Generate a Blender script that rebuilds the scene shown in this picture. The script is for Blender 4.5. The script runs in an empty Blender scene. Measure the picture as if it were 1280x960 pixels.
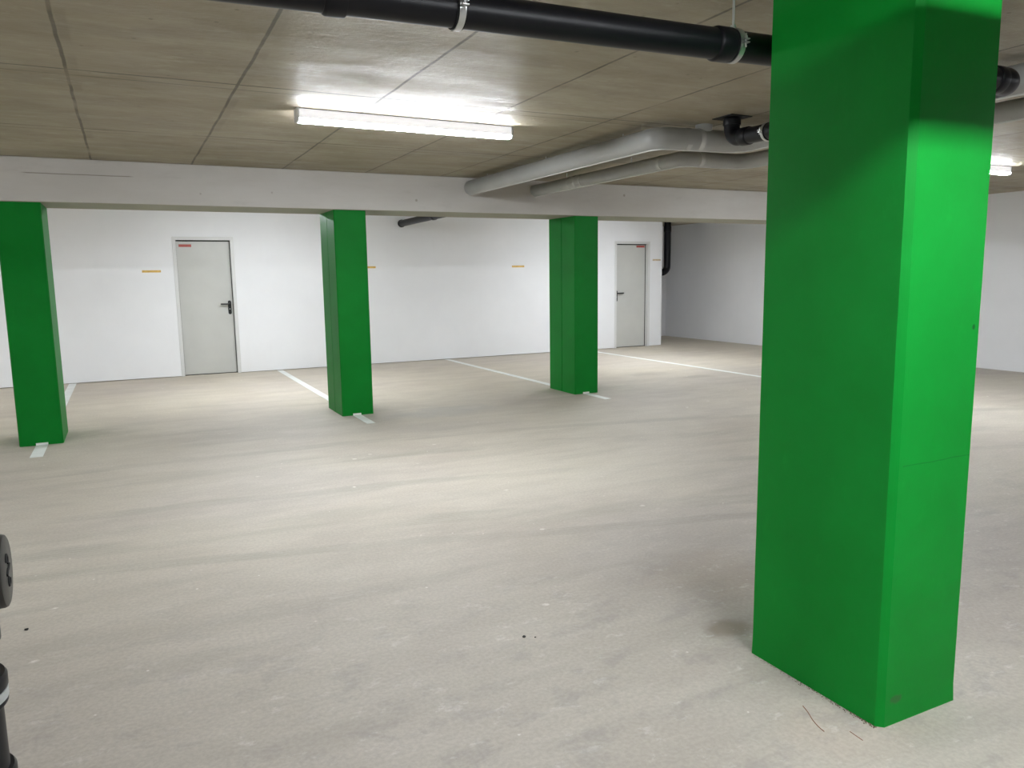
import bpy, bmesh, math, random
from mathutils import Vector, Matrix
PI = math.pi
sc = bpy.context.scene
col = sc.collection
rnd = random.Random(7)

# ------------------------------------------------------------------ dimensions (metres)
CEIL = 2.589
BEAM_F, BEAM_B, BEAM_Z = 8.128, 8.800, 2.202
WALL_Y = 12.920            # face of the white wall with the doors
WALL_END = 9.93            # right end of that wall
RIGHT_X, FAR_Y = 11.55, 14.86
LEFT_X, FRONT_Y = -6.5, -6.0

# ------------------------------------------------------------------ mesh helpers
class MB:
    def __init__(self):
        self.bm = bmesh.new()
    def box(self, a, b, bev=0.0, segs=2, mi=0):
        r = bmesh.ops.create_cube(self.bm, size=1.0)
        vs = r['verts']
        c = [(a[i]+b[i])/2 for i in range(3)]; s = [abs(b[i]-a[i]) for i in range(3)]
        for v in vs:
            v.co = Vector((v.co.x*s[0]+c[0], v.co.y*s[1]+c[1], v.co.z*s[2]+c[2]))
        fs = list({f for v in vs for f in v.link_faces})
        for f in fs: f.material_index = mi
        if bev > 0:
            es = list({e for v in vs for e in v.link_edges})
            bmesh.ops.bevel(self.bm, geom=es, offset=bev, segments=segs, affect='EDGES', profile=.5)
        return self
    def prism(self, poly, z0, z1, axis='z', mi=0):
        def P(u, v, w):
            return {'z': (u, v, w), 'y': (u, w, v), 'x': (w, u, v)}[axis]
        lo = [self.bm.verts.new(P(u, v, z0)) for u, v in poly]
        hi = [self.bm.verts.new(P(u, v, z1)) for u, v in poly]
        n = len(poly)
        fs = [self.bm.faces.new(lo), self.bm.faces.new(hi)]
        for i in range(n):
            fs.append(self.bm.faces.new((lo[i], lo[(i+1) % n], hi[(i+1) % n], hi[i])))
        for f in fs: f.material_index = mi
        return self
    def sweep(self, pts, r, seg=32, cap=True):
        pts = [Vector(p) for p in pts]
        rings = []
        t0 = (pts[1]-pts[0]).normalized()
        ref = Vector((0, 0, 1)) if abs(t0.z) < .9 else Vector((1, 0, 0))
        n = (ref - t0*ref.dot(t0)).normalized()
        for i, p in enumerate(pts):
            if i == 0: t = t0
            elif i == len(pts)-1: t = (pts[-1]-pts[-2]).normalized()
            else:
                t = ((pts[i]-pts[i-1]).normalized()+(pts[i+1]-pts[i]).normalized()).normalized()
            n = (n - t*n.dot(t)).normalized(); b = t.cross(n)
            rr = r[i] if isinstance(r, (list, tuple)) else r
            rings.append([self.bm.verts.new(p+(n*math.cos(2*PI*k/seg)+b*math.sin(2*PI*k/seg))*rr) for k in range(seg)])
        for a, b2 in zip(rings[:-1], rings[1:]):
            for k in range(seg):
                f = self.bm.faces.new((a[k], a[(k+1) % seg], b2[(k+1) % seg], b2[k])); f.smooth = True
        if cap:
            self.bm.faces.new(rings[0]); self.bm.faces.new(rings[-1])
        return self
    def lathe(self, base, axis, prof, seg=40):
        """prof: (distance along the axis, radius) pairs; closed at both ends."""
        base = Vector(base); t = Vector(axis).normalized()
        ref = Vector((0, 0, 1)) if abs(t.z) < .9 else Vector((1, 0, 0))
        n = (ref - t*ref.dot(t)).normalized(); b = t.cross(n)
        rings = []
        for d, r in prof:
            rings.append([self.bm.verts.new(base+t*d+(n*math.cos(2*PI*k/seg)+b*math.sin(2*PI*k/seg))*r) for k in range(seg)])
        for a, c in zip(rings[:-1], rings[1:]):
            for k in range(seg):
                self.bm.faces.new((a[k], a[(k+1) % seg], c[(k+1) % seg], c[k]))
        self.bm.faces.new(rings[0]); self.bm.faces.new(rings[-1])
        return self
    def build(self, name, mat, parent=None, smooth=False, bevel=0.0):
        bmesh.ops.recalc_face_normals(self.bm, faces=self.bm.faces)
        me = bpy.data.meshes.new(name); self.bm.to_mesh(me); self.bm.free()
        mats = mat if isinstance(mat, (list, tuple)) else [mat]
        for m in mats: me.materials.append(m)
        o = bpy.data.objects.new(name, me); col.objects.link(o)
        if parent is not None: o.parent = parent
        if smooth:
            for p in me.polygons: p.use_smooth = True
            me.set_sharp_from_angle(angle=math.radians(38))
        if bevel:
            md = o.modifiers.new('bevel', 'BEVEL'); md.width = bevel; md.segments = 2
            md.limit_method = 'ANGLE'; md.angle_limit = math.radians(40)
        return o

def arc_path(pts, fil, n=10):
    """polyline with its inner corners rounded to radius fil (one value or one per corner)."""
    pts = [Vector(p) for p in pts]; out = [pts[0]]
    for i in range(1, len(pts)-1):
        f = fil[i-1] if isinstance(fil, (list, tuple)) else fil
        a = (pts[i-1]-pts[i]).normalized(); b = (pts[i+1]-pts[i]).normalized()
        ang = a.angle(b); d = f/math.tan(ang/2)
        c = pts[i]+(a+b).normalized()*(f/math.sin(ang/2))
        s = pts[i]+a*d-c; e = pts[i]+b*d-c; w = s.angle(e)
        for k in range(n+1):
            t = k/n
            out.append(c+(s*math.sin((1-t)*w)+e*math.sin(t*w))/math.sin(w))
    out.append(pts[-1]); return out

def tag(o, label=None, cat=None, group=None, kind=None):
    if label: o['label'] = label
    if cat: o['category'] = cat
    if group: o['group'] = group
    if kind: o['kind'] = kind
    return o
def thing(name, loc, label, cat, group=None):
    """an Empty at the thing's base; children are modelled in world space and re-based on it."""
    o = bpy.data.objects.new(name, None); col.objects.link(o); o.location = loc
    o.empty_display_size = .1
    return tag(o, label, cat, group)
def rebase(root):
    off = Vector(root.location)
    for ch in root.children:
        ch.data.transform(Matrix.Translation(-off))
        for g in ch.children: g.data.transform(Matrix.Translation(-off))
def dup(root, delta, label, group=None):
    r = root.copy(); col.objects.link(r); r.location = Vector(root.location)+Vector(delta); r['label'] = label
    if group: r['group'] = group
    for ch in list(root.children):
        c = ch.copy(); col.objects.link(c); c.parent = r
        for g in list(ch.children):
            d = g.copy(); col.objects.link(d); d.parent = c
    return r

# ------------------------------------------------------------------ material helpers
class NT:
    def __init__(self, name):
        self.m = bpy.data.materials.new(name); self.m.use_nodes = True
        self.t = self.m.node_tree; self.b = self.t.nodes['Principled BSDF']
        self.pos = None
    def n(self, typ, **kw):
        x = self.t.nodes.new(typ)
        for k, v in kw.items(): setattr(x, k, v)
        return x
    def l(self, a, b): self.t.links.new(a, b)
    def P(self):
        if self.pos is None: self.pos = self.n('ShaderNodeNewGeometry').outputs['Position']
        return self.pos
    def mapped(self, scale=(1, 1, 1), loc=(0, 0, 0), rot=(0, 0, 0)):
        x = self.n('ShaderNodeMapping'); x.inputs['Scale'].default_value = scale
        x.inputs['Location'].default_value = loc; x.inputs['Rotation'].default_value = rot
        self.l(self.P(), x.inputs['Vector']); return x.outputs['Vector']
    def noise(self, scale, detail=4, rough=.55, vec=None, dist=0.0):
        x = self.n('ShaderNodeTexNoise'); x.inputs['Scale'].default_value = scale
        x.inputs['Detail'].default_value = detail; x.inputs['Roughness'].default_value = rough
        x.inputs['Distortion'].default_value = dist
        self.l(vec if vec is not None else self.P(), x.inputs['Vector']); return x.outputs['Fac']
    def ramp(self, fac, stops, interp='LINEAR'):
        x = self.n('ShaderNodeValToRGB'); x.color_ramp.interpolation = interp
        e = x.color_ramp.elements
        while len(e) < len(stops): e.new(.5)
        for el, (p, c) in zip(e, stops):
            el.position = p; el.color = (*c, 1) if len(c) == 3 else c
        self.l(fac, x.inputs['Fac']); return x.outputs['Color']
    def rng(self, v, a, b, c=0.0, d=1.0, smooth=True):
        x = self.n('ShaderNodeMapRange'); x.interpolation_type = 'SMOOTHSTEP' if smooth else 'LINEAR'
        for k, q in zip(('From Min', 'From Max', 'To Min', 'To Max'), (a, b, c, d)): x.inputs[k].default_value = q
        self.l(v, x.inputs['Value']); return x.outputs['Result']
    def math(self, op, a, b=None, c=None):
        x = self.n('ShaderNodeMath', operation=op)
        for i, v in enumerate((a, b, c)):
            if v is None: continue
            if isinstance(v, (int, float)): x.inputs[i].default_value = v
            else: self.l(v, x.inputs[i])
        return x.outputs[0]
    def mix(self, fac, a, b, mode='MIX'):
        x = self.n('ShaderNodeMix', data_type='RGBA', blend_type=mode)
        for i, v in ((0, fac), (6, a), (7, b)):
            if isinstance(v, (int, float)): x.inputs[i].default_value = v
            elif isinstance(v, tuple): x.inputs[i].default_value = (*v, 1)
            else: self.l(v, x.inputs[i])
        return x.outputs[2]
    def xyz(self):
        x = self.n('ShaderNodeSeparateXYZ'); self.l(self.P(), x.inputs[0]); return x.outputs
    def bump(self, h, strength=.2, dist=.01):
        x = self.n('ShaderNodeBump'); x.inputs['Strength'].default_value = strength
        x.inputs['Distance'].default_value = dist; self.l(h, x.inputs['Height'])
        self.l(x.outputs[0], self.b.inputs['Normal'])
    def col(self, c):
        if isinstance(c, tuple): self.b.inputs['Base Color'].default_value = (*c, 1)
        else: self.l(c, self.b.inputs['Base Color'])
    def set(self, rough=.5, spec=.5, metal=0.0):
        self.b.inputs['Roughness'].default_value = rough
        self.b.inputs['Specular IOR Level'].default_value = spec
        self.b.inputs['Metallic'].default_value = metal

def m_plain(name, c, rough=.5, spec=.5, metal=0.0, var=.06, scale=14, bump=0.0):
    t = NT(name); f = t.noise(scale, 4)
    lo = tuple(x*(1-var) for x in c); hi = tuple(min(1, x*(1+var)) for x in c)
    t.col(t.ramp(f, [(.3, lo), (.7, hi)])); t.set(rough, spec, metal)
    if bump: t.bump(t.noise(scale*12, 3), bump, .004)
    return t.m

def m_floor():
    t = NT('dusty_concrete_floor'); x, y, z = t.xyz()
    big = t.noise(.45, 5, .6, dist=.6)
    base = t.ramp(big, [(.30, (.385, .345, .300)), (.52, (.440, .405, .345)), (.72, (.475, .440, .375))])
    # greyish, cleaner concrete nearer the camera
    g = t.noise(.32, 3, .5, t.mapped(loc=(3.1, 1.7, 0)))
    base = t.mix(t.rng(g, .48, .62, 0, .55), base, (.375, .345, .320))
    med = t.noise(3.2, 6, .65, t.mapped((.55, 1.3, 1), rot=(0, 0, .12)))
    base = t.mix(t.rng(med, .38, .66, .0, .22), base, (.60, .565, .50))
    smear = t.noise(1.5, 5, .6, t.mapped((.35, 2.6, 1), rot=(0, 0, .10)))
    base = t.mix(t.rng(smear, .50, .72, 0, .42), base, (.335, .31, .265))
    # tyre tracks: arcs along x with fine tread lines
    def track(a, b, c, w, strength, seed):
        f = t.math('ADD', t.math('ADD', a, t.math('MULTIPLY', x, b)), t.math('MULTIPLY', t.math('MULTIPLY', x, x), c))
        d = t.math('SUBTRACT', y, f)
        wob = t.math('MULTIPLY', t.math('SUBTRACT', t.noise(.9, 2, .5, t.mapped(loc=(seed, 0, 0))), .5), .16)
        d = t.math('ADD', d, wob)
        band = t.rng(t.math('ABSOLUTE', d), w*.55, w, 1, 0)
        tread = t.math('ADD', t.math('MULTIPLY', t.math('SINE', t.math('MULTIPLY', d, 260.0)), .35), .65)
        patch = t.rng(t.noise(1.1, 4, .6, t.mapped((.5, 1.6, 1), loc=(seed, seed, 0))), .40, .62, .15, 1)
        return t.math('MULTIPLY', t.math('MULTIPLY', band, tread), t.math('MULTIPLY', patch, strength))
    for a in ((4.72, -.20, -.020, .14, .60, 1.3), (4.34, -.20, -.020, .08, .45, 7.3), (6.36, -.01, -.038, .18, .60, 4.7),
              (6.85, .02, -.030, .10, .45, 9.1), (5.45, -.08, -.026, .09, .38, 12.0), (3.4, -.22, -.02, .06, .16, 15.0)):
        base = t.mix(track(*a), base, (.235, .22, .185))
    # brown patches round the foot of the near pillar and the far pillars
    def blot(cx, cy, rx, ry, colr, k, seed, lo=.25):
        ex = t.math('DIVIDE', t.math('SUBTRACT', x, cx), rx); ey = t.math('DIVIDE', t.math('SUBTRACT', y, cy), ry)
        d = t.math('SQRT', t.math('ADD', t.math('MULTIPLY', ex, ex), t.math('MULTIPLY', ey, ey)))
        d = t.math('ADD', d, t.math('MULTIPLY', t.math('SUBTRACT', t.noise(3.5, 5, .65, t.mapped(loc=(seed, 0, 0))), .5), 1.5))
        return t.mix(t.rng(d, lo, 1.0, k, 0), base, colr)
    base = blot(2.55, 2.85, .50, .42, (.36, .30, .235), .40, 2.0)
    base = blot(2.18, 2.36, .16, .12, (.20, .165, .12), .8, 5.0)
    base = blot(2.05, 1.62, .35, .25, (.46, .40, .33), .6, 8.0)
    base = blot(5.2, 8.5, 1.0, .45, (.31, .285, .24), .55, 3.0)
    base = blot(2.2, 8.5, .8, .5, (.33, .30, .255), .5, 6.0)
    base = blot(3.1, 7.9, .9, .45, (.34, .335, .325), .5, 7.0)
    base = blot(-.8, 8.5, .9, .4, (.30, .275, .225), .55, 4.0)
    base = blot(6.9, 9.3, .5, .25, (.30, .275, .235), .6, 9.0)
    base = blot(7.4, 8.7, .4, .18, (.29, .265, .225), .6, 10.0)
    # light scuffs and chips of plaster
    v = t.n('ShaderNodeTexVoronoi'); v.inputs['Scale'].default_value = 3.1
    t.l(t.mapped((1, 1.4, 1)), v.inputs['Vector'])
    chip = t.math('ADD', v.outputs['Distance'], t.math('MULTIPLY', t.noise(26, 4, .7), .16))
    gate = t.rng(t.noise(1.7, 3, .5, t.mapped(loc=(9, 4, 0))), .50, .58)
    base = t.mix(t.math('MULTIPLY', t.rng(chip, .105, .155, .75, 0), gate), base, (.72, .70, .66))
    sc_ = t.noise(9, 6, .75, t.mapped((.8, 1.2, 1), loc=(2, 2, 0)))
    near = t.rng(y, 2.2, 4.2, 1, .25)
    base = t.mix(t.math('MULTIPLY', t.rng(sc_, .56, .68, 0, .60), near), base, (.62, .60, .56))
    sc2 = t.noise(4.5, 6, .72, t.mapped((.8, 1.1, 1), loc=(6, 1, 0)))
    base = t.mix(t.math('MULTIPLY', t.rng(sc2, .50, .66, 0, .45), near), base, (.29, .268, .25))
    v2 = t.n('ShaderNodeTexVoronoi'); v2.inputs['Scale'].default_value = 7.5
    t.l(t.mapped((1, 1, 1), loc=(3, 3, 0)), v2.inputs['Vector'])
    chip2 = t.math('ADD', v2.outputs['Distance'], t.math('MULTIPLY', t.noise(50, 3, .7), .08))
    gate2 = t.rng(t.noise(2.4, 3, .5, t.mapped(loc=(1, 9, 0))), .46, .54)
    base = t.mix(t.math('MULTIPLY', t.rng(chip2, .065, .095, .8, 0), gate2), base, (.74, .72, .68))
    fine = t.noise(60, 3, .6)
    base = t.mix(t.rng(fine, .3, .7, .0, .26), base, (.22, .20, .175))
    # light level put into the colour: dimmer, greyer near the camera, brighter in the bays
    depth_light = t.ramp(t.math('ADD', t.rng(y, 0.0, 12.0, 0, 1, False), t.math('MULTIPLY', t.math('SUBTRACT', t.noise(.7, 4, .6, t.mapped(loc=(8, 2, 0))), .5), .22)),
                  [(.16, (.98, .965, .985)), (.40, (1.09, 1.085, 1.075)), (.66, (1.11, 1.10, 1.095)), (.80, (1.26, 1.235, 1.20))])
    base = t.mix(1.0, base, depth_light, 'MULTIPLY')
    t.col(base); t.set(.62, .35)
    h = t.math('ADD', t.math('MULTIPLY', t.noise(70, 3, .6), .35), t.math('MULTIPLY', t.noise(5, 4), .8))
    t.bump(h, .06, .005)
    return t.m

def m_ceiling():
    t = NT('board_marked_concrete_ceiling'); x, y, z = t.xyz()
    big = t.noise(.8, 5, .6, t.mapped((.7, 1.4, 1), loc=(4, 0, 0)))
    base = t.ramp(big, [(.3, (.235, .205, .150)), (.5, (.285, .255, .195)), (.7, (.335, .305, .24))])
    st = t.noise(2.4, 6, .68, t.mapped((.7, 1.5, 1)))
    base = t.mix(t.rng(st, .42, .68, 0, .48), base, (.185, .16, .112))
    st2 = t.noise(6, 7, .74, t.mapped((.7, 1.4, 1), loc=(7, 3, 0)))
    base = t.mix(t.rng(st2, .54, .70, 0, .38), base, (.44, .415, .35))
    # shade of each formwork panel differs a little
    px = t.math('FLOOR', t.math('DIVIDE', t.math('ADD', x, .19), .848)); py = t.math('FLOOR', t.math('DIVIDE', t.math('SUBTRACT', y, 4.82), 1.74))
    wn = t.n('ShaderNodeTexWhiteNoise', noise_dimensions='2D'); cb = t.n('ShaderNodeCombineXYZ')
    t.l(px, cb.inputs[0]); t.l(py, cb.inputs[1]); t.l(cb.outputs[0], wn.inputs['Vector'])
    base = t.mix(t.math('MULTIPLY', wn.outputs['Value'], .22), base, (.20, .175, .125))
    # joints between panels
    wob = t.math('MULTIPLY', t.math('SUBTRACT', t.noise(2.2, 4, .6), .5), .022)
    def line(coord, origin, pitch, w):
        u = t.math('ADD', t.math('SUBTRACT', coord, origin), wob)
        u = t.math('SUBTRACT', u, t.math('MULTIPLY', t.math('ROUND', t.math('DIVIDE', u, pitch)), pitch))
        return t.rng(t.math('ABSOLUTE', u), w*.45, w, 1, 0)
    jx = line(x, -.19, .848, .012)
    jx2 = t.math('MULTIPLY', line(x, -.155, .848, .030), t.rng(t.noise(1.9, 4, .6, t.mapped(loc=(5, 5, 0))), .46, .6))
    jy = t.math('MAXIMUM', line(y, 4.755, 1.755, .013), t.math('MULTIPLY', line(y, 4.875, 1.755, .010), .7))
    brk = t.rng(t.noise(1.4, 4, .6, t.mapped(loc=(1, 8, 0))), .30, .50, .30, 1)
    j = t.math('MAXIMUM', t.math('MAXIMUM', jx, jy), t.math('MULTIPLY', jx2, .22))
    base = t.mix(t.math('MULTIPLY', t.math('MULTIPLY', j, brk), .85), base, (.07, .06, .045))
    v = t.n('ShaderNodeTexVoronoi'); v.inputs['Scale'].default_value = 5.5; t.l(t.P(), v.inputs['Vector'])
    base = t.mix(t.rng(v.outputs['Distance'], .035, .07, .5, 0), base, (.10, .085, .06))
    base = t.mix(1.0, base, (1.14, 1.12, 1.06), 'MULTIPLY')
    t.col(base)
    t.b.inputs['Specular IOR Level'].default_value = .45
    t.l(t.rng(t.noise(3, 5, .7, t.mapped((.6, 1.8, 1))), .3, .7, .45, .68), t.b.inputs['Roughness'])
    h = t.math('ADD', t.math('MULTIPLY', t.noise(16, 6, .7, t.mapped((.7, 1.5, 1))), 1.0), t.math('MULTIPLY', t.noise(3.5, 4), 1.2))
    t.bump(h, .42, .012)
    return t.m

def m_wall(name, c, dirt=.05):
    t = NT(name); x, y, z = t.xyz()
    f = t.noise(1.1, 5, .6)
    base = t.ramp(f, [(.3, tuple(q*(1-dirt) for q in c)), (.7, c)])
    s = t.noise(2.0, 5, .65, t.mapped((2.2, 2.2, .35)))
    base = t.mix(t.rng(s, .55, .75, 0, .25), base, tuple(q*(1-1.6*dirt) for q in c))
    t.col(base); t.set(.72, .3)
    t.bump(t.math('ADD', t.noise(38, 5, .65), t.noise(4, 3)), .12, .008)
    return t.m

def m_beam():
    t = NT('whitewashed_beam_concrete'); x, y, z = t.xyz()
    f = t.noise(1.2, 6, .65, t.mapped((.6, 1, 2)))
    base = t.ramp(f, [(.3, (.49, .47, .445)), (.7, (.565, .55, .53))])
    s = t.noise(5, 6, .7, t.mapped((.5, 1, 1.6)))
    base = t.mix(t.rng(s, .56, .74, 0, .35), base, (.43, .41, .385))
    v = t.n('ShaderNodeTexVoronoi'); v.inputs['Scale'].default_value = 3.7; t.l(t.P(), v.inputs['Vector'])
    base = t.mix(t.rng(v.outputs['Distance'], .045, .075, .6, 0), base, (.22, .19, .15))
    # a short crack-like form line high on the front face
    wob = t.math('MULTIPLY', t.math('SUBTRACT', t.noise(6, 3), .5), .01)
    ln = t.rng(t.math('ABSOLUTE', t.math('SUBTRACT', t.math('ADD', z, wob), 2.452)), .002, .006, 1, 0)
    ln = t.math('MULTIPLY', ln, t.math('MULTIPLY', t.rng(x, -1.9, -1.85), t.rng(x, .10, .16, 1, 0)))
    ln = t.math('MULTIPLY', ln, t.rng(t.noise(2.2, 2, .5, t.mapped(loc=(3, 0, 0))), .40, .5))
    base = t.mix(t.math('MULTIPLY', ln, .75), base, (.2, .18, .15))
    base = t.mix(t.rng(z, 2.2035, 2.207, 1, 0), base, (.335, .33, .265))      # darker olive underside
    t.col(base); t.set(.75, .25); t.bump(t.noise(30, 5, .65), .14, .008)
    return t.m

def m_green(name, k):
    t = NT(name)
    f = t.noise(3, 5, .6)
    base = t.ramp(f, [(.3, (.002, .215, .021)), (.7, (.003, .255, .028))])
    s = t.noise(9, 5, .7, t.mapped((1, 1, .5)))
    base = t.mix(t.rng(s, .58, .72, 0, .18), base, (.008, .33, .04))
    v = t.n('ShaderNodeTexVoronoi'); v.inputs['Scale'].default_value = 4.2; t.l(t.mapped((1, 1, .8)), v.inputs['Vector'])
    pit = t.math('ADD', v.outputs['Distance'], t.math('MULTIPLY', t.noise(40, 3), .02))
    gate = t.rng(t.noise(2.1, 2, .5, t.mapped(loc=(4, 4, 4))), .48, .52)
    pits = t.math('MULTIPLY', t.rng(pit, .030, .050, 1, 0), gate)
    x, y, z = t.xyz()
    scar = t.rng(t.math('ABSOLUTE', t.math('SUBTRACT', t.math('ADD', z, t.math('MULTIPLY', t.noise(9, 3), .012)), 0.889)), .0012, .003, 1, 0)
    scar = t.math('MULTIPLY', scar, t.math('MULTIPLY', t.rng(y, 1.58, 1.60, 1, 0), t.rng(x, 2.15, 2.16)))
    pits = t.math('MAXIMUM', pits, t.math('MULTIPLY', scar, .35))
    ex = t.math('DIVIDE', t.math('SUBTRACT', x, 2.19), .035); ez = t.math('DIVIDE', t.math('SUBTRACT', z, .085), .02)
    rub = t.math('ADD', t.math('SQRT', t.math('ADD', t.math('MULTIPLY', ex, ex), t.math('MULTIPLY', ez, ez))), t.math('SUBTRACT', t.noise(60, 4, .7), .5))
    rub = t.math('MULTIPLY', t.rng(rub, .5, 1.0, .55, 0), t.rng(y, 1.58, 1.60, 1, 0))
    base = t.mix(t.math('MULTIPLY', pits, .8), base, (.004, .05, .01))
    base = t.mix(rub, base, (.06, .10, .05))
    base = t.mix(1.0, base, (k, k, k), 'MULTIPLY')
    t.col(base); t.set(.5, .14)
    t.bump(t.math('SUBTRACT', t.noise(70, 4, .6), t.math('MULTIPLY', pits, 2)), .07, .004)
    return t.m

def m_emit(name, c, s):
    t = NT(name); t.col((.9, .9, .9)); t.set(.4, .3)
    t.b.inputs['Emission Color'].default_value = (*c, 1); t.b.inputs['Emission Strength'].default_value = s
    return t.m

LIGHT = 200.0
M = dict(
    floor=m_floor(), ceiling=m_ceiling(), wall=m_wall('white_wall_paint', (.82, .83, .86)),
    beam=m_beam(), green=m_green('dimmed_green_pillar_paint', .74), green_near=m_green('undimmed_green_pillar_paint', 1.0),  # same green twice: far pillars' colour dimmed to stand in for weaker light
    seam=m_plain('dark_green_joint', (.004, .06, .01), .6, .3),
    black=m_plain('black_plastic_pipe', (.0055, .0056, .008), .40, .26),
    cap=m_plain('black_plastic_cap', (.030, .028, .026), .42, .4, bump=.05),
    ink=m_plain('deep_black_recess', (.006, .006, .006), .6, .3),
    rubber=m_plain('black_rubber_lining', (.010, .010, .011), .7, .3),
    zinc=m_plain('zinc_plated_steel', (.62, .63, .63), .32, .5, .9),
    ring=m_plain('grey_sealing_band', (.42, .44, .44), .45, .5, .2),
    foil=m_plain('grey_pipe_jacket', (.36, .365, .36), .36, .5, 0, .05, 6),
    tape=m_plain('shiny_jacket_tape', (.66, .67, .66), .25, .6, .25),
    line=m_plain('white_line_paint', (.74, .76, .74), .55, .4, 0, .08, 5),
    door=m_plain('grey_door_lacquer', (.53, .535, .515), .38, .45, 0, .03, 3),
    frame=m_plain('white_door_frame_lacquer', (.66, .665, .665), .4, .45, 0, .02, 3),
    gap_shade=m_plain('dark_gap_shade', (.03, .03, .03), .7, .2),
    handle=m_plain('black_handle_plastic', (.008, .008, .009), .3, .5),
    red=m_plain('red_door_sign', (.42, .085, .07), .4, .4, 0, .12, 40),
    yellow=m_plain('yellow_bay_label', (.66, .43, .12), .45, .4, 0, .15, 30), pale=m_plain('pale_bay_label', (.58, .47, .33), .45, .4, 0, .25, 40),
    body=m_plain('white_lamp_end_cap', (.78, .79, .80), .4, .45, 0, .02), cover=m_emit('glowing_lamp_cover', (.90, .90, .97), .62),
    diffuser=m_emit('lit_lamp_diffuser', (.955, 1.0, 1.04), LIGHT),
    grit=m_plain('brown_grit', (.13, .10, .07), .8, .2, 0, .3, 60),
    fibre=m_plain('reddish_brown_fibre', (.26, .12, .07), .7, .3, 0, .2, 60),
    pebble=m_plain('black_grit', (.02, .02, .02), .7, .3),
)

# ------------------------------------------------------------------ the setting
def struct(o, label=None): return tag(o, label, None, None, 'structure')

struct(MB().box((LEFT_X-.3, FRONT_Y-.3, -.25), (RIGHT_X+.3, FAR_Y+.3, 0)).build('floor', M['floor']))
struct(MB().box((LEFT_X-.3, FRONT_Y-.3, CEIL), (RIGHT_X+.3, FAR_Y+.3, CEIL+.25)).build('ceiling', M['ceiling']))
struct(MB().box((RIGHT_X, FRONT_Y-.3, 0), (RIGHT_X+.3, FAR_Y+.3, CEIL)).build('wall_right', M['wall']))
struct(MB().box((LEFT_X-.3, FRONT_Y-.3, 0), (LEFT_X, FAR_Y+.3, CEIL)).build('wall_left', M['wall']))
struct(MB().box((LEFT_X, FRONT_Y-.3, 0), (RIGHT_X, FRONT_Y, CEIL)).build('wall_front', M['wall']))
struct(MB().box((WALL_END, FAR_Y, 0), (RIGHT_X, FAR_Y+.3, CEIL)).build('wall_far', M['wall']))

# white wall with two door openings
DOORS = [(.700, 1.563, 2.137), (8.772, 9.612, 2.122)]
w = MB()
xs = [LEFT_X, DOORS[0][0], DOORS[0][1], DOORS[1][0], DOORS[1][1], WALL_END]
for i in range(0, 6, 2): w.box((xs[i], WALL_Y, .009), (xs[i+1], WALL_Y+.24, CEIL))
for x0, x1, zt in DOORS: w.box((x0, WALL_Y, zt), (x1, WALL_Y+.24, CEIL))
w.box((WALL_END-.24, WALL_Y+.24, 0), (WALL_END, FAR_Y+.3, CEIL))
struct(w.build('wall_back', M['wall']))
struct(MB().box((LEFT_X, BEAM_F, BEAM_Z), (RIGHT_X, BEAM_B, CEIL), .006, 1).build('ceiling_beam', M['beam']),
       'pale whitewashed concrete beam resting on the row of green pillars')

def door(n, x0, x1, zt, handle_right):
    root = bpy.data.objects.new('door_%d' % n, None); col.objects.link(root); root.location = ((x0+x1)/2, WALL_Y, 0)
    tag(root, None, None, None, 'structure')
    fw = .038; y0 = WALL_Y-.008; yr = WALL_Y+.09
    f = MB()
    f.box((x0-.012, y0, 0), (x0+fw, yr+.05, zt-fw)); f.box((x1-fw, y0, 0), (x1+.012, yr+.05, zt-fw)); f.box((x0-.012, y0, zt-fw), (x1+.012, yr+.05, zt+.012))
    fr = f.build('door_frame', M['frame'], root, bevel=.003)
    g = MB()  # dark strips stand in for the shadow gap round the recessed leaf
    g.box((x0+fw, yr-.012, 0.0), (x0+fw+.006, yr+.05, zt-fw)); g.box((x1-fw-.006, yr-.012, 0.0), (x1-fw, yr+.05, zt-fw)); g.box((x0+fw, yr-.030, zt-fw-.014), (x1-fw, yr+.05, zt-fw))
    g.box((x0+fw, yr+.006, 0.0), (x1-fw, yr+.05, .012))
    g.build('gap_shade', M['gap_shade'], root)
    lf = MB().box((x0+fw+.007, yr, .012), (x1-fw-.007, yr+.045, zt-fw-.016), .003).build('door_leaf', M['door'], root)
    hx = (x1-fw-.055) if handle_right else (x0+fw+.055)
    s = -1 if handle_right else 1
    # long plate with rounded ends
    poly = []
    for k in range(13): a = PI*k/12; poly.append((hx+.025*math.cos(a), 1.135+.025*math.sin(a)))
    for k in range(13): a = PI+PI*k/12; poly.append((hx+.025*math.cos(a), .965+.025*math.sin(a)))
    hp = MB().prism(poly, yr-.009, yr, 'y').build('handle_plate', M['handle'], root, smooth=True)
    MB().sweep(arc_path([(hx, yr-.006, 1.105), (hx, yr-.062, 1.105), (hx+s*.14, yr-.062, 1.105)], .016, 6), .0125, 16).build('lever', M['handle'], hp, smooth=True)
    MB().lathe((hx, yr-.011, 1.025), (0, 1, 0), [(0, .0085), (.004, .0085)], 18).build('lock_cylinder', M['zinc'], hp, smooth=True)
    if handle_right: a, b, zc = x0+fw+.045, x0+fw+.225, zt-.120
    else: a, b, zc = x1-fw-.225, x1-fw-.025, zt-.085
    sg = MB().box((a, yr-.003, zc-.020), (b, yr, zc+.020), .001, 1).build('door_sign', M['red'], root)
    sg['label'] = 'small red sign near the top of the door'
    rebase(root)
door(1, *DOORS[0], True)
door(2, *DOORS[1], False)

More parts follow.
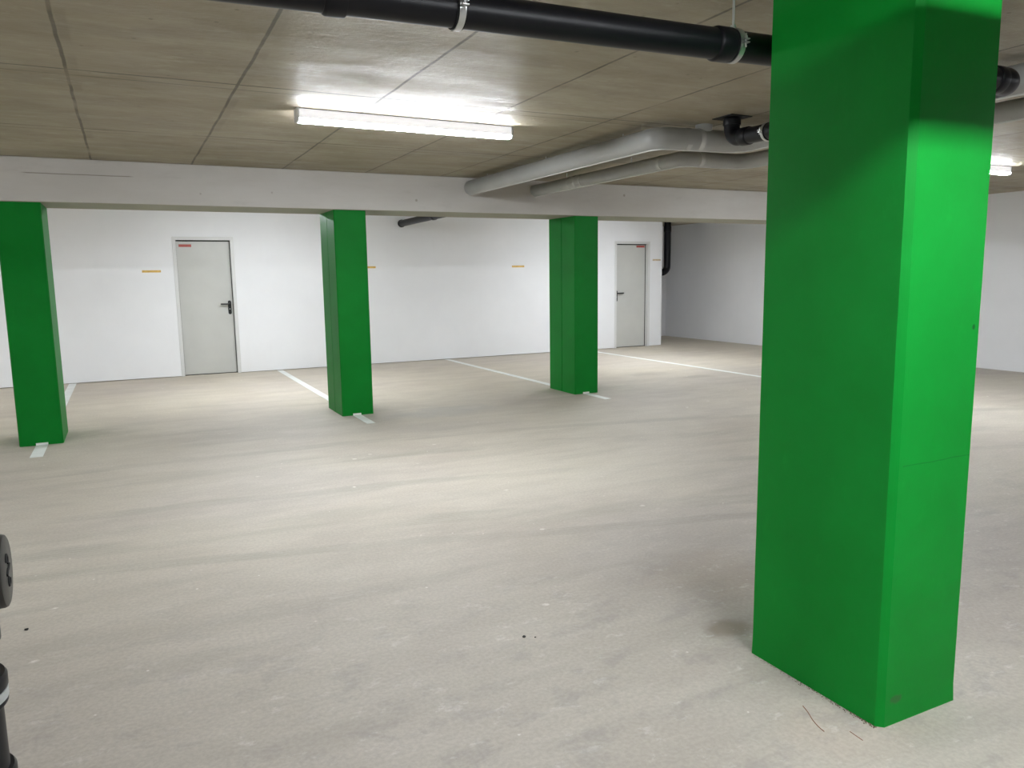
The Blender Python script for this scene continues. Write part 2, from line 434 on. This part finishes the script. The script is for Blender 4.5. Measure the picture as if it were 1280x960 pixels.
# ------------------------------------------------------------------ pillars
def pillar(x0, x1, y0, y1, z1, ch, label, seam=False, group=None, rough=False):
    root_pts = [(x0+ch, y0), (x1-ch, y0), (x1, y0+ch), (x1, y1-ch), (x1-ch, y1), (x0+ch, y1)]
    left = [(x0, y1-ch)]
    if seam:
        ys = y0+(y1-y0)*.50; left += [(x0, ys+.006), (x0+.012, ys+.004), (x0+.012, ys-.004), (x0, ys-.006)]
    left += [(x0, y0+ch)]
    poly = root_pts+left
    cx, cy = (x0+x1)/2, (y0+y1)/2
    m = MB(); m.prism([(a-cx, b-cy) for a, b in poly], 0, z1)
    if rough:
        # cut into many rings so that the cast edges can waver a little
        zs = 40
        for k in range(1, zs):
            g = m.bm.verts[:]+m.bm.edges[:]+m.bm.faces[:]
            bmesh.ops.bisect_plane(m.bm, geom=g, plane_co=(0, 0, z1*k/zs), plane_no=(0, 0, 1))
        for v in m.bm.verts:
            j = .0004 if v.co.z > .02 else .004
            v.co.x += rnd.uniform(-j, j); v.co.y += rnd.uniform(-j, j)
    o = m.build('pillar', M['green_near'] if rough else M['green'])
    o.location = (cx, cy, 0)
    tag(o, label, 'pillar', group, 'thing')
    return o
G = 'green pillars under the beam'
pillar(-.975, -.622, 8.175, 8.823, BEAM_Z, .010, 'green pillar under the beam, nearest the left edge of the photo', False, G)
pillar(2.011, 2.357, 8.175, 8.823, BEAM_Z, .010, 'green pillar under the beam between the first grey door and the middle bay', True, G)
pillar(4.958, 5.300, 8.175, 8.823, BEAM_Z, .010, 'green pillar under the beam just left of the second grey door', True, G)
pillar(2.118, 2.511, 1.564, 2.164, CEIL, .020, 'large bright green pillar in the foreground reaching the ceiling', False, None, True)

# ------------------------------------------------------------------ parking lines
def parking_line(xc, wdt, segs, turn, label):
    m = MB(); h = .0025
    for a, b in segs: m.box((xc-wdt/2, a, 0), (xc+wdt/2, b, h))
    if turn: m.box((xc-wdt/2, turn-.003, 0), (xc+wdt/2, turn, .022))
    o = m.build('parking_line', M['line']); tag(o, label, 'parking line', 'white parking bay lines', 'thing')
parking_line(-.795, .098, [(7.615, 8.175), (8.823, WALL_Y)], 8.175, 'white bay line running under the leftmost green pillar')
parking_line(2.172, .090, [(7.63, 8.175), (8.823, WALL_Y)], 8.175, 'white bay line running under the green pillar right of the first door')
parking_line(5.120, .090, [(7.675, 8.175), (8.823, WALL_Y)], 8.175, 'white bay line running under the green pillar left of the second door')
parking_line(8.09, .090, [(7.65, WALL_Y)], None, 'white bay line reaching the wall by the second door, free of any far pillar')

# ------------------------------------------------------------------ yellow bay labels on the wall
for x0, x1, z, lab in ((.245, .505, 1.628, 'yellow label strip on the white wall left of the first grey door'),
                       (3.600, 3.862, 1.663, 'yellow label strip on the white wall half hidden by a green pillar'),
                       (6.470, 6.730, 1.657, 'yellow label strip alone in the middle of the white wall'),
                       (9.690, 9.895, 1.764, 'pale yellow label strip right of the second grey door')):
    o = MB().box((x0, WALL_Y-.003, z-.017), (x1, WALL_Y, z+.017), .001, 1).build('wall_label', M['pale'] if 'pale' in lab else M['yellow'])
    tag(o, lab, 'label', 'yellow labels on the white wall')

# ------------------------------------------------------------------ strip lights
def make_light(x0, x1, y, label, group, tilt=0.0):
    root = thing('strip_light', ((x0+x1)/2, y, CEIL), label, 'ceiling light', group)
    hl = (x1-x0)/2; wd = .043
    body = [(-wd, -.004), (wd, -.004), (wd+.002, -.064), (-wd-.002, -.064)]
    MB().prism([(u, v) for u, v in body], -hl+.012, hl-.012, 'x').build('cover', M['cover'], root, bevel=.002)
    MB().box((-hl+.02, -.036, -.004), (hl-.02, .036, .004)).build('mounting_rail', M['gap_shade'], root)
    d = [(wd+.002, -.064)]
    for k in range(0, 17):
        a = -PI*k/16; d.append(((wd+.002)*math.copysign(abs(math.cos(a))**.45, math.cos(a)), -.066-.019*abs(math.sin(a))**.6))
    d.append((-wd-.002, -.064))
    MB().prism(d, -hl+.012, hl-.012, 'x').build('diffuser', M['diffuser'], root, smooth=True)
    e = [(wd+.004, 0)]+[((wd+.004)*math.copysign(abs(math.cos(-PI*k/16))**.45, math.cos(-PI*k/16)), -.052-.036*abs(math.sin(-PI*k/16))**.6) for k in range(17)]+[(-wd-.004, 0)]
    for s in (-1, 1):
        a, b = (s*hl, s*(hl-.0125))
        MB().prism(e, min(a, b), max(a, b), 'x').build('end_cap', M['body'], root, smooth=True)
    root.rotation_euler = (0, 0, tilt)
    return root
GL = 'strip lights on the ceiling'
L0 = make_light(1.075, 2.655, 5.278, 'lit white strip light on the ceiling in front of the beam', GL, math.radians(1.6))
def light_at(x, y, label):
    r = dup(L0, (0, 0, 0), label, GL); r.location = (x, y, CEIL); r.rotation_euler = (0, 0, math.radians(.4)); return r
light_at(7.88, 5.25, 'lit strip light peeking out right of the foreground pillar')
light_at(-4.15, 5.25, 'lit strip light of the front row, out of view beyond the leftmost pillar')
light_at(1.87, 10.45, 'lit strip light hidden behind the beam above the first bays')
light_at(7.88, 10.45, 'lit strip light hidden behind the beam near the second grey door')
light_at(-4.15, 10.45, 'lit strip light hidden behind the beam far to the left')
light_at(1.90, .34, 'lit strip light above the camera facing the foreground pillar')
light_at(7.88, .34, 'lit strip light far to the right of the foreground pillar')
light_at(-4.15, .34, 'lit strip light behind the camera to the left')

# ------------------------------------------------------------------ pipes
UP = Vector((0, 0, 1))
def frame_of(t):
    t = Vector(t).normalized(); ref = UP if abs(t.z) < .9 else Vector((1, 0, 0))
    n = (ref-t*ref.dot(t)).normalized(); return t, n, t.cross(n)
def clamp(root, c, t, r, rod_top, bolt_side=-1, rod=True):
    """steel band over a rubber lining, bolt lugs on both sides, threaded rod to the ceiling"""
    c = Vector(c); t, n, b = frame_of(t)
    MB().lathe(c-t*.017, t, [(0, r), (0, r+.004), (.034, r+.004), (.034, r)]).build('clamp_lining', M['rubber'], root, smooth=True)
    m = MB(); m.lathe(c-t*.011, t, [(0, r+.003), (0, r+.0075), (.022, r+.0075), (.022, r+.003)])
    o = m.build('clamp_band', M['zinc'], root, smooth=True)
    for s in (-1, 1):
        k = MB(); p = c+b*s*(r+.016)
        for dz in (-.006, .006):
            q = p+n*dz
            k.box(q-Vector((.011, .011, .002)), q+Vector((.011, .011, .002)))
        k.sweep([p-n*.022, p+n*.026], .004, 10)
        k.lathe(p+n*.010, n, [(0, .007), (.007, .007)], 6)
        k.build('clamp_bolt', M['zinc'], o)
    if rod:
        g = MB(); g.sweep([c+n*(r+.005), Vector((c.x, c.y, rod_top))], .0048, 12)
        g.lathe(c+n*(r+.004), n, [(0, .011), (.014, .011)], 6)
        g.build('hanger_rod', M['zinc'], root, smooth=True)
def socket(root, c, t, r, ln, name='socket'):
    c = Vector(c); t = Vector(t).normalized()
    return MB().lathe(c-t*ln/2, t, [(0, r+.001), (0, r+.006), (.004, r+.0075), (ln-.012, r+.0075), (ln-.006, r+.006), (ln, r+.001)]).build(name, M['black'], root, smooth=True)

# black drain: out of the ceiling, towards the camera behind the big pillar, then left across the picture
R = .055
top = Vector((3.955, 4.365, CEIL)); c1 = Vector((3.955, 4.365, 2.440)); c2 = Vector((3.752, 2.288, 2.355)); c3 = Vector((1.094, 2.378, 2.337)); c4 = Vector((LEFT_X, 2.62, 2.25))
dr = thing('drain_pipe', top, 'long black drain pipe slung under the ceiling, passing behind the foreground pillar', 'pipe')
pth = arc_path([top, c1, c2, c3, c4], [.085, .085, .6], 10)
MB().sweep(pth, R, 40).build('pipe', M['black'], dr, smooth=True)
d12 = (c2-c1).normalized(); d23 = (c3-c2).normalized()
MB().box((3.857, 4.267, CEIL-.006), (4.053, 4.463, CEIL)).build('ceiling_plate', M['ink'], dr)
socket(dr, top-UP*.030, UP, R, .05)
socket(dr, c1+d12*.165, d12, R, .085)
e1 = c2-d12*.02
MB().sweep(arc_path([c2-d12*.10, c2, c2+d23*.10], .072, 10), R+.006, 40).build('elbow', M['black'], dr, smooth=True)
socket(dr, c2+d23*.115, d23, R, .05)
clamp(dr, c1+d12*.395, d12, R, CEIL, rod=False)
def on23(x): return c2+d23*((x-c2.x)/d23.x)
d34 = (c4-c3).normalized()
def on34(x): return c3+d34*((x-c3.x)/d34.x)
clamp(dr, on23(2.118), d23, R, CEIL)
socket(dr, on23(2.060), d23, R, .075)
clamp(dr, on34(1.008), d34, R, CEIL)
socket(dr, on34(.617), d34, R, .068)
clamp(dr, on34(-.55), d34, R, CEIL)
clamp(dr, on34(-2.6), d34, R, CEIL)
clamp(dr, on23(3.45), d23, R, CEIL)
rebase(dr)

# grey jacketed pipes
def jacket(name, label, pts, fil, r, rods, tapes, stub=None, seam_side=1):
    root = thing(name, pts[0], label, 'pipe', 'grey jacketed pipes under the ceiling')
    path = arc_path(pts, fil, 12)
    MB().sweep(path, r, 40).build('jacket', M['foil'], root, smooth=True)
    # lap seam of the jacket: a slim raised strip along the underside
    P2 = [Vector(p) for p in path]; q = []
    for i, p in enumerate(P2):
        t = (P2[min(i+1, len(P2)-1)]-P2[max(i-1, 0)]).normalized(); s = t.cross(UP).normalized()
        q.append(p-UP*r*.985+s*r*.17*seam_side)
    MB().sweep(q, .0075, 10).build('lap_seam', M['tape'], root, smooth=True)
    for c, t in tapes:
        t = Vector(t).normalized()
        MB().lathe(Vector(c)-t*.019, t, [(0, r), (0, r+.0025), (.038, r+.0025), (.038, r)]).build('tape_band', M['tape'], root, smooth=True)
    for x, y in rods:
        MB().sweep([(x, y, pts[0][2]+r-.004), (x, y, CEIL)], .0045, 10).build('hanger_rod', M['zinc'], root, smooth=True)
    if stub:
        x, y, rr = stub
        MB().sweep([(x, y, pts[0][2]+.02), (x, y, CEIL)], rr, 28).build('riser', M['foil'], root, smooth=True)
    rebase(root)
Z1, Z2 = 2.4775, 2.475
jacket('insulated_pipe', 'thicker grey jacketed pipe leaving the beam and bending right behind the foreground pillar',
       [(3.565, BEAM_F, Z1), (3.565, 4.700, Z1), (4.275, 4.630, Z1), (4.275, FRONT_Y, Z1)], [.115, .16], .080,
       [(3.60, 7.75), (3.60, 6.45), (3.60, 5.2), (4.275, 3.2), (4.275, 1.0)], [((3.905, 4.668, Z1), (1, -.098, 0)), ((3.80, 4.68, Z1), (1, -.098, 0))], (3.955, 4.665, .062))
jacket('insulated_pipe', 'thinner grey jacketed pipe running beside the thicker one below the ceiling',
       [(4.390, BEAM_F, Z2), (4.390, 5.440, Z2), (5.040, 5.400, Z2), (5.040, FRONT_Y, Z2)], [.085, .14], .065,
       [(4.39, 7.4), (4.39, 6.2), (5.04, 3.4), (5.04, 1.2)], [((4.390, 5.72, Z2), (0, 1, 0)), ((4.56, 5.43, Z2), (1, -.06, 0)), ((4.39, 7.30, Z2), (0, 1, 0)), ((4.39, 7.18, Z2), (0, 1, 0)), ((4.39, 7.06, Z2), (0, 1, 0))])

# unseen pipe added above the camera to cast the near pillar's shadow band
op = thing('shadow_pipe', (.95, .85, CEIL), 'black pipe added unseen above the camera to shade the foreground pillar', 'pipe')
MB().sweep(arc_path([(.95, .85, CEIL), (.95, .85, 2.338), (3.3, .845, 2.352), (3.3, .845, CEIL)], .11, 10), .073, 36).build('pipe', M['black'], op, smooth=True)
clamp(op, (1.5, .849, 2.3413), (1, -.002, .006), .073, CEIL)
clamp(op, (2.95, .846, 2.350), (1, -.002, .006), .073, CEIL)
rebase(op)

# short black pipe coming out of the white wall behind the beam
wp = thing('outlet_pipe', (4.343, WALL_Y, 2.405), 'short black pipe coming out of the white wall just under the beam', 'pipe')
MB().sweep(arc_path([(4.343, WALL_Y, 2.405), (4.343, 10.2, 2.425), (4.343, 10.2, CEIL)], .085, 8), .055, 32).build('pipe', M['black'], wp, smooth=True)
socket(wp, (4.343, WALL_Y-.02, 2.405), (0, 1, 0), .058, .04)
socket(wp, (4.343, 11.35, 2.416), (0, 1, 0), .055, .10)
rebase(wp)
# black down pipe in the recess past the second door
vp = thing('corner_pipe', (10.60, 13.60, CEIL), 'black down pipe with an elbow in the recess past the second grey door', 'pipe')
MB().sweep(arc_path([(10.592, 13.6, CEIL), (10.592, 13.6, 1.515), (WALL_END, 13.6, 1.49)], .14, 12), .072, 36).build('pipe', M['black'], vp, smooth=True)
socket(vp, (10.592, 13.6, 2.44), UP, .072, .12)
socket(vp, (WALL_END+.03, 13.6, 1.491), (1, 0, 0), .072, .06)
rebase(vp)

# black cleanout pipe standing close by at the left edge
PX, PY, PR = -.2645, 1.30, .055
cp = thing('cleanout_pipe', (PX, PY, 0), 'black upright waste pipe with a round cleanout cap at the left edge', 'pipe')
MB().sweep([(PX, PY, 0), (PX, PY, CEIL)], PR, 40).build('pipe', M['black'], cp, smooth=True)
def vsock(z0, z1, dr_=.009):
    return MB().lathe((PX, PY, z0), UP, [(0, PR), (0, PR+dr_-.002), (.003, PR+dr_), (z1-z0-.005, PR+dr_), (z1-z0, PR+dr_-.003), (z1-z0, PR)]).build('socket', M['black'], cp, smooth=True)
vsock(.903, .926, .009)
vsock(.975, 1.012, .0062)
MB().lathe((PX, PY, .889), UP, [(0, PR+.002), (0, PR+.0085), (.0135, PR+.0085), (.0135, PR+.002)]).build('sealing_band', M['ring'], cp, smooth=True)
vsock(.879, .8885, .0075)
vsock(.66, .778, .0085)
CZ = 1.080
MB().sweep([(PX, PY, CZ), (PX+.062, PY, CZ)], .047, 36).build('branch', M['black'], cp, smooth=True)
cap = MB().lathe((PX+.0525, PY, CZ), (1, 0, 0), [(0, .047), (0, .0525), (.002, .0535), (.021, .0535), (.0245, .052), (.026, .049), (.026, .001)], 56).build('cleanout_cap', M['cap'], cp, smooth=True)
FX = PX+.0525+.026
def glyph(pts, rr):
    m = MB(); m.sweep([(FX, PY+u, CZ+v) for u, v in pts], rr, 10); return m.build('cap_mark', M['ink'], cap, smooth=True)
def arcp(cu, cv, r, a0, a1, n=14): return [(cu+r*math.cos(math.radians(a0+(a1-a0)*k/n)), cv+r*math.sin(math.radians(a0+(a1-a0)*k/n))) for k in range(n+1)]
glyph(arcp(-.003, .0165, .0075, -60, 190), .0023)
glyph([(-.013, -.004), (-.004, .001), (.004, .001), (.013, .006)], .0026)
glyph(arcp(.003, -.0165, .0075, 120, 370), .0023)
rebase(cp)
cap_o = cap

# ------------------------------------------------------------------ small things lying on the floor
def pebble(x, y, r, label):
    m = MB(); bmesh.ops.create_icosphere(m.bm, subdivisions=2, radius=r)
    for v in m.bm.verts: v.co *= rnd.uniform(.75, 1.15); v.co.z *= .6
    zmin = min(v.co.z for v in m.bm.verts)
    for v in m.bm.verts: v.co.z -= zmin
    o = m.build('pebble', M['pebble'], smooth=False); o.location = (x, y, 0)
    tag(o, label, 'pebble', 'dark pebbles on the floor')
pebble(1.380, 2.689, .0075, 'dark pebble in the middle of the floor, bigger of a close pair')
pebble(1.421, 2.667, .0040, 'dark pebble in the middle of the floor, smaller of a close pair')
pebble(-.495, 3.769, .0085, 'dark pebble on the floor just right of the cleanout pipe')
def fibre(pts, r, label):
    P3 = [Vector((x, y, z)) for x, y, z in pts]; out = []
    n = len(P3)
    for i in range(n-1):                                   # Catmull-Rom
        p0, p1, p2, p3 = P3[max(i-1, 0)], P3[i], P3[i+1], P3[min(i+2, n-1)]
        for k in range(8):
            t = k/8
            out.append(.5*((2*p1)+(p2-p0)*t+(2*p0-5*p1+4*p2-p3)*t*t+(3*p1-p0-3*p2+p3)*t**3))
    out.append(P3[-1])
    o = MB().sweep(out, r, 8).build('fibre', M['fibre'], smooth=True)
    tag(o, label, 'fibre', 'brown fibres on the floor')
fibre([(2.000, 1.778, .0013), (1.985, 1.742, .0014), (1.962, 1.700, .0016), (1.948, 1.66, .0014), (1.944, 1.637, .0013)], .0012, 'curved brown fibre on the floor beside the foreground pillar')
fibre([(2.018, 1.598, .0012), (2.016, 1.572, .0013), (2.014, 1.545, .0012)], .0010, 'short straight brown fibre on the floor before the foreground pillar')
m = MB()
for k in range(300):
    t = rnd.random()**1.5; y = 1.575+t*.55; d = abs(rnd.gauss(0, .007))+.001
    r = rnd.uniform(.0006, .0023)*(1.2-.6*t)
    g = bmesh.ops.create_icosphere(m.bm, subdivisions=1, radius=r)
    for v in g['verts']:
        v.co = Vector((v.co.x*rnd.uniform(.7, 1.4)+2.116-d, v.co.y*rnd.uniform(.7, 1.4)+y, v.co.z*.7+r*.55))
o = m.build('debris', M['grit']); tag(o, 'crumbs of brown grit along the foot of the foreground pillar', 'debris', None, 'stuff')

# ------------------------------------------------------------------ world, camera, view
wd = bpy.data.worlds.new('world'); sc.world = wd; wd.use_nodes = True
wd.node_tree.nodes['Background'].inputs[0].default_value = (0, 0, 0, 1)
wd.node_tree.nodes['Background'].inputs[1].default_value = 0

F, YAW, PITCH, ROLL = 958.711, .4623, .1412, -.0138
fw = Vector((math.sin(YAW)*math.cos(PITCH), math.cos(YAW)*math.cos(PITCH), -math.sin(PITCH)))
r0 = Vector((math.cos(YAW), -math.sin(YAW), 0)); u0 = r0.cross(fw)
r1 = r0*math.cos(ROLL)+u0*math.sin(ROLL); u1 = u0*math.cos(ROLL)-r0*math.sin(ROLL)
cam = bpy.data.cameras.new('camera'); co = bpy.data.objects.new('camera', cam); col.objects.link(co)
cam.sensor_fit = 'HORIZONTAL'; cam.sensor_width = 36.0; cam.lens = 36.0*F/1280.0; cam.clip_start = .02
mt = Matrix((r1, u1, -fw)).transposed().to_4x4(); mt.translation = Vector((0, 0, 1.5)); co.matrix_world = mt
sc.camera = co

sc.view_settings.view_transform = 'Standard'; sc.view_settings.look = 'None'
sc.view_settings.exposure = 0.0; sc.view_settings.gamma = 1.0; sc.view_settings.use_curve_mapping = False
cy = sc.cycles
cy.max_bounces = 10; cy.diffuse_bounces = 8; cy.glossy_bounces = 3
cy.use_denoising = True
cy.caustics_reflective = False; cy.caustics_refractive = False
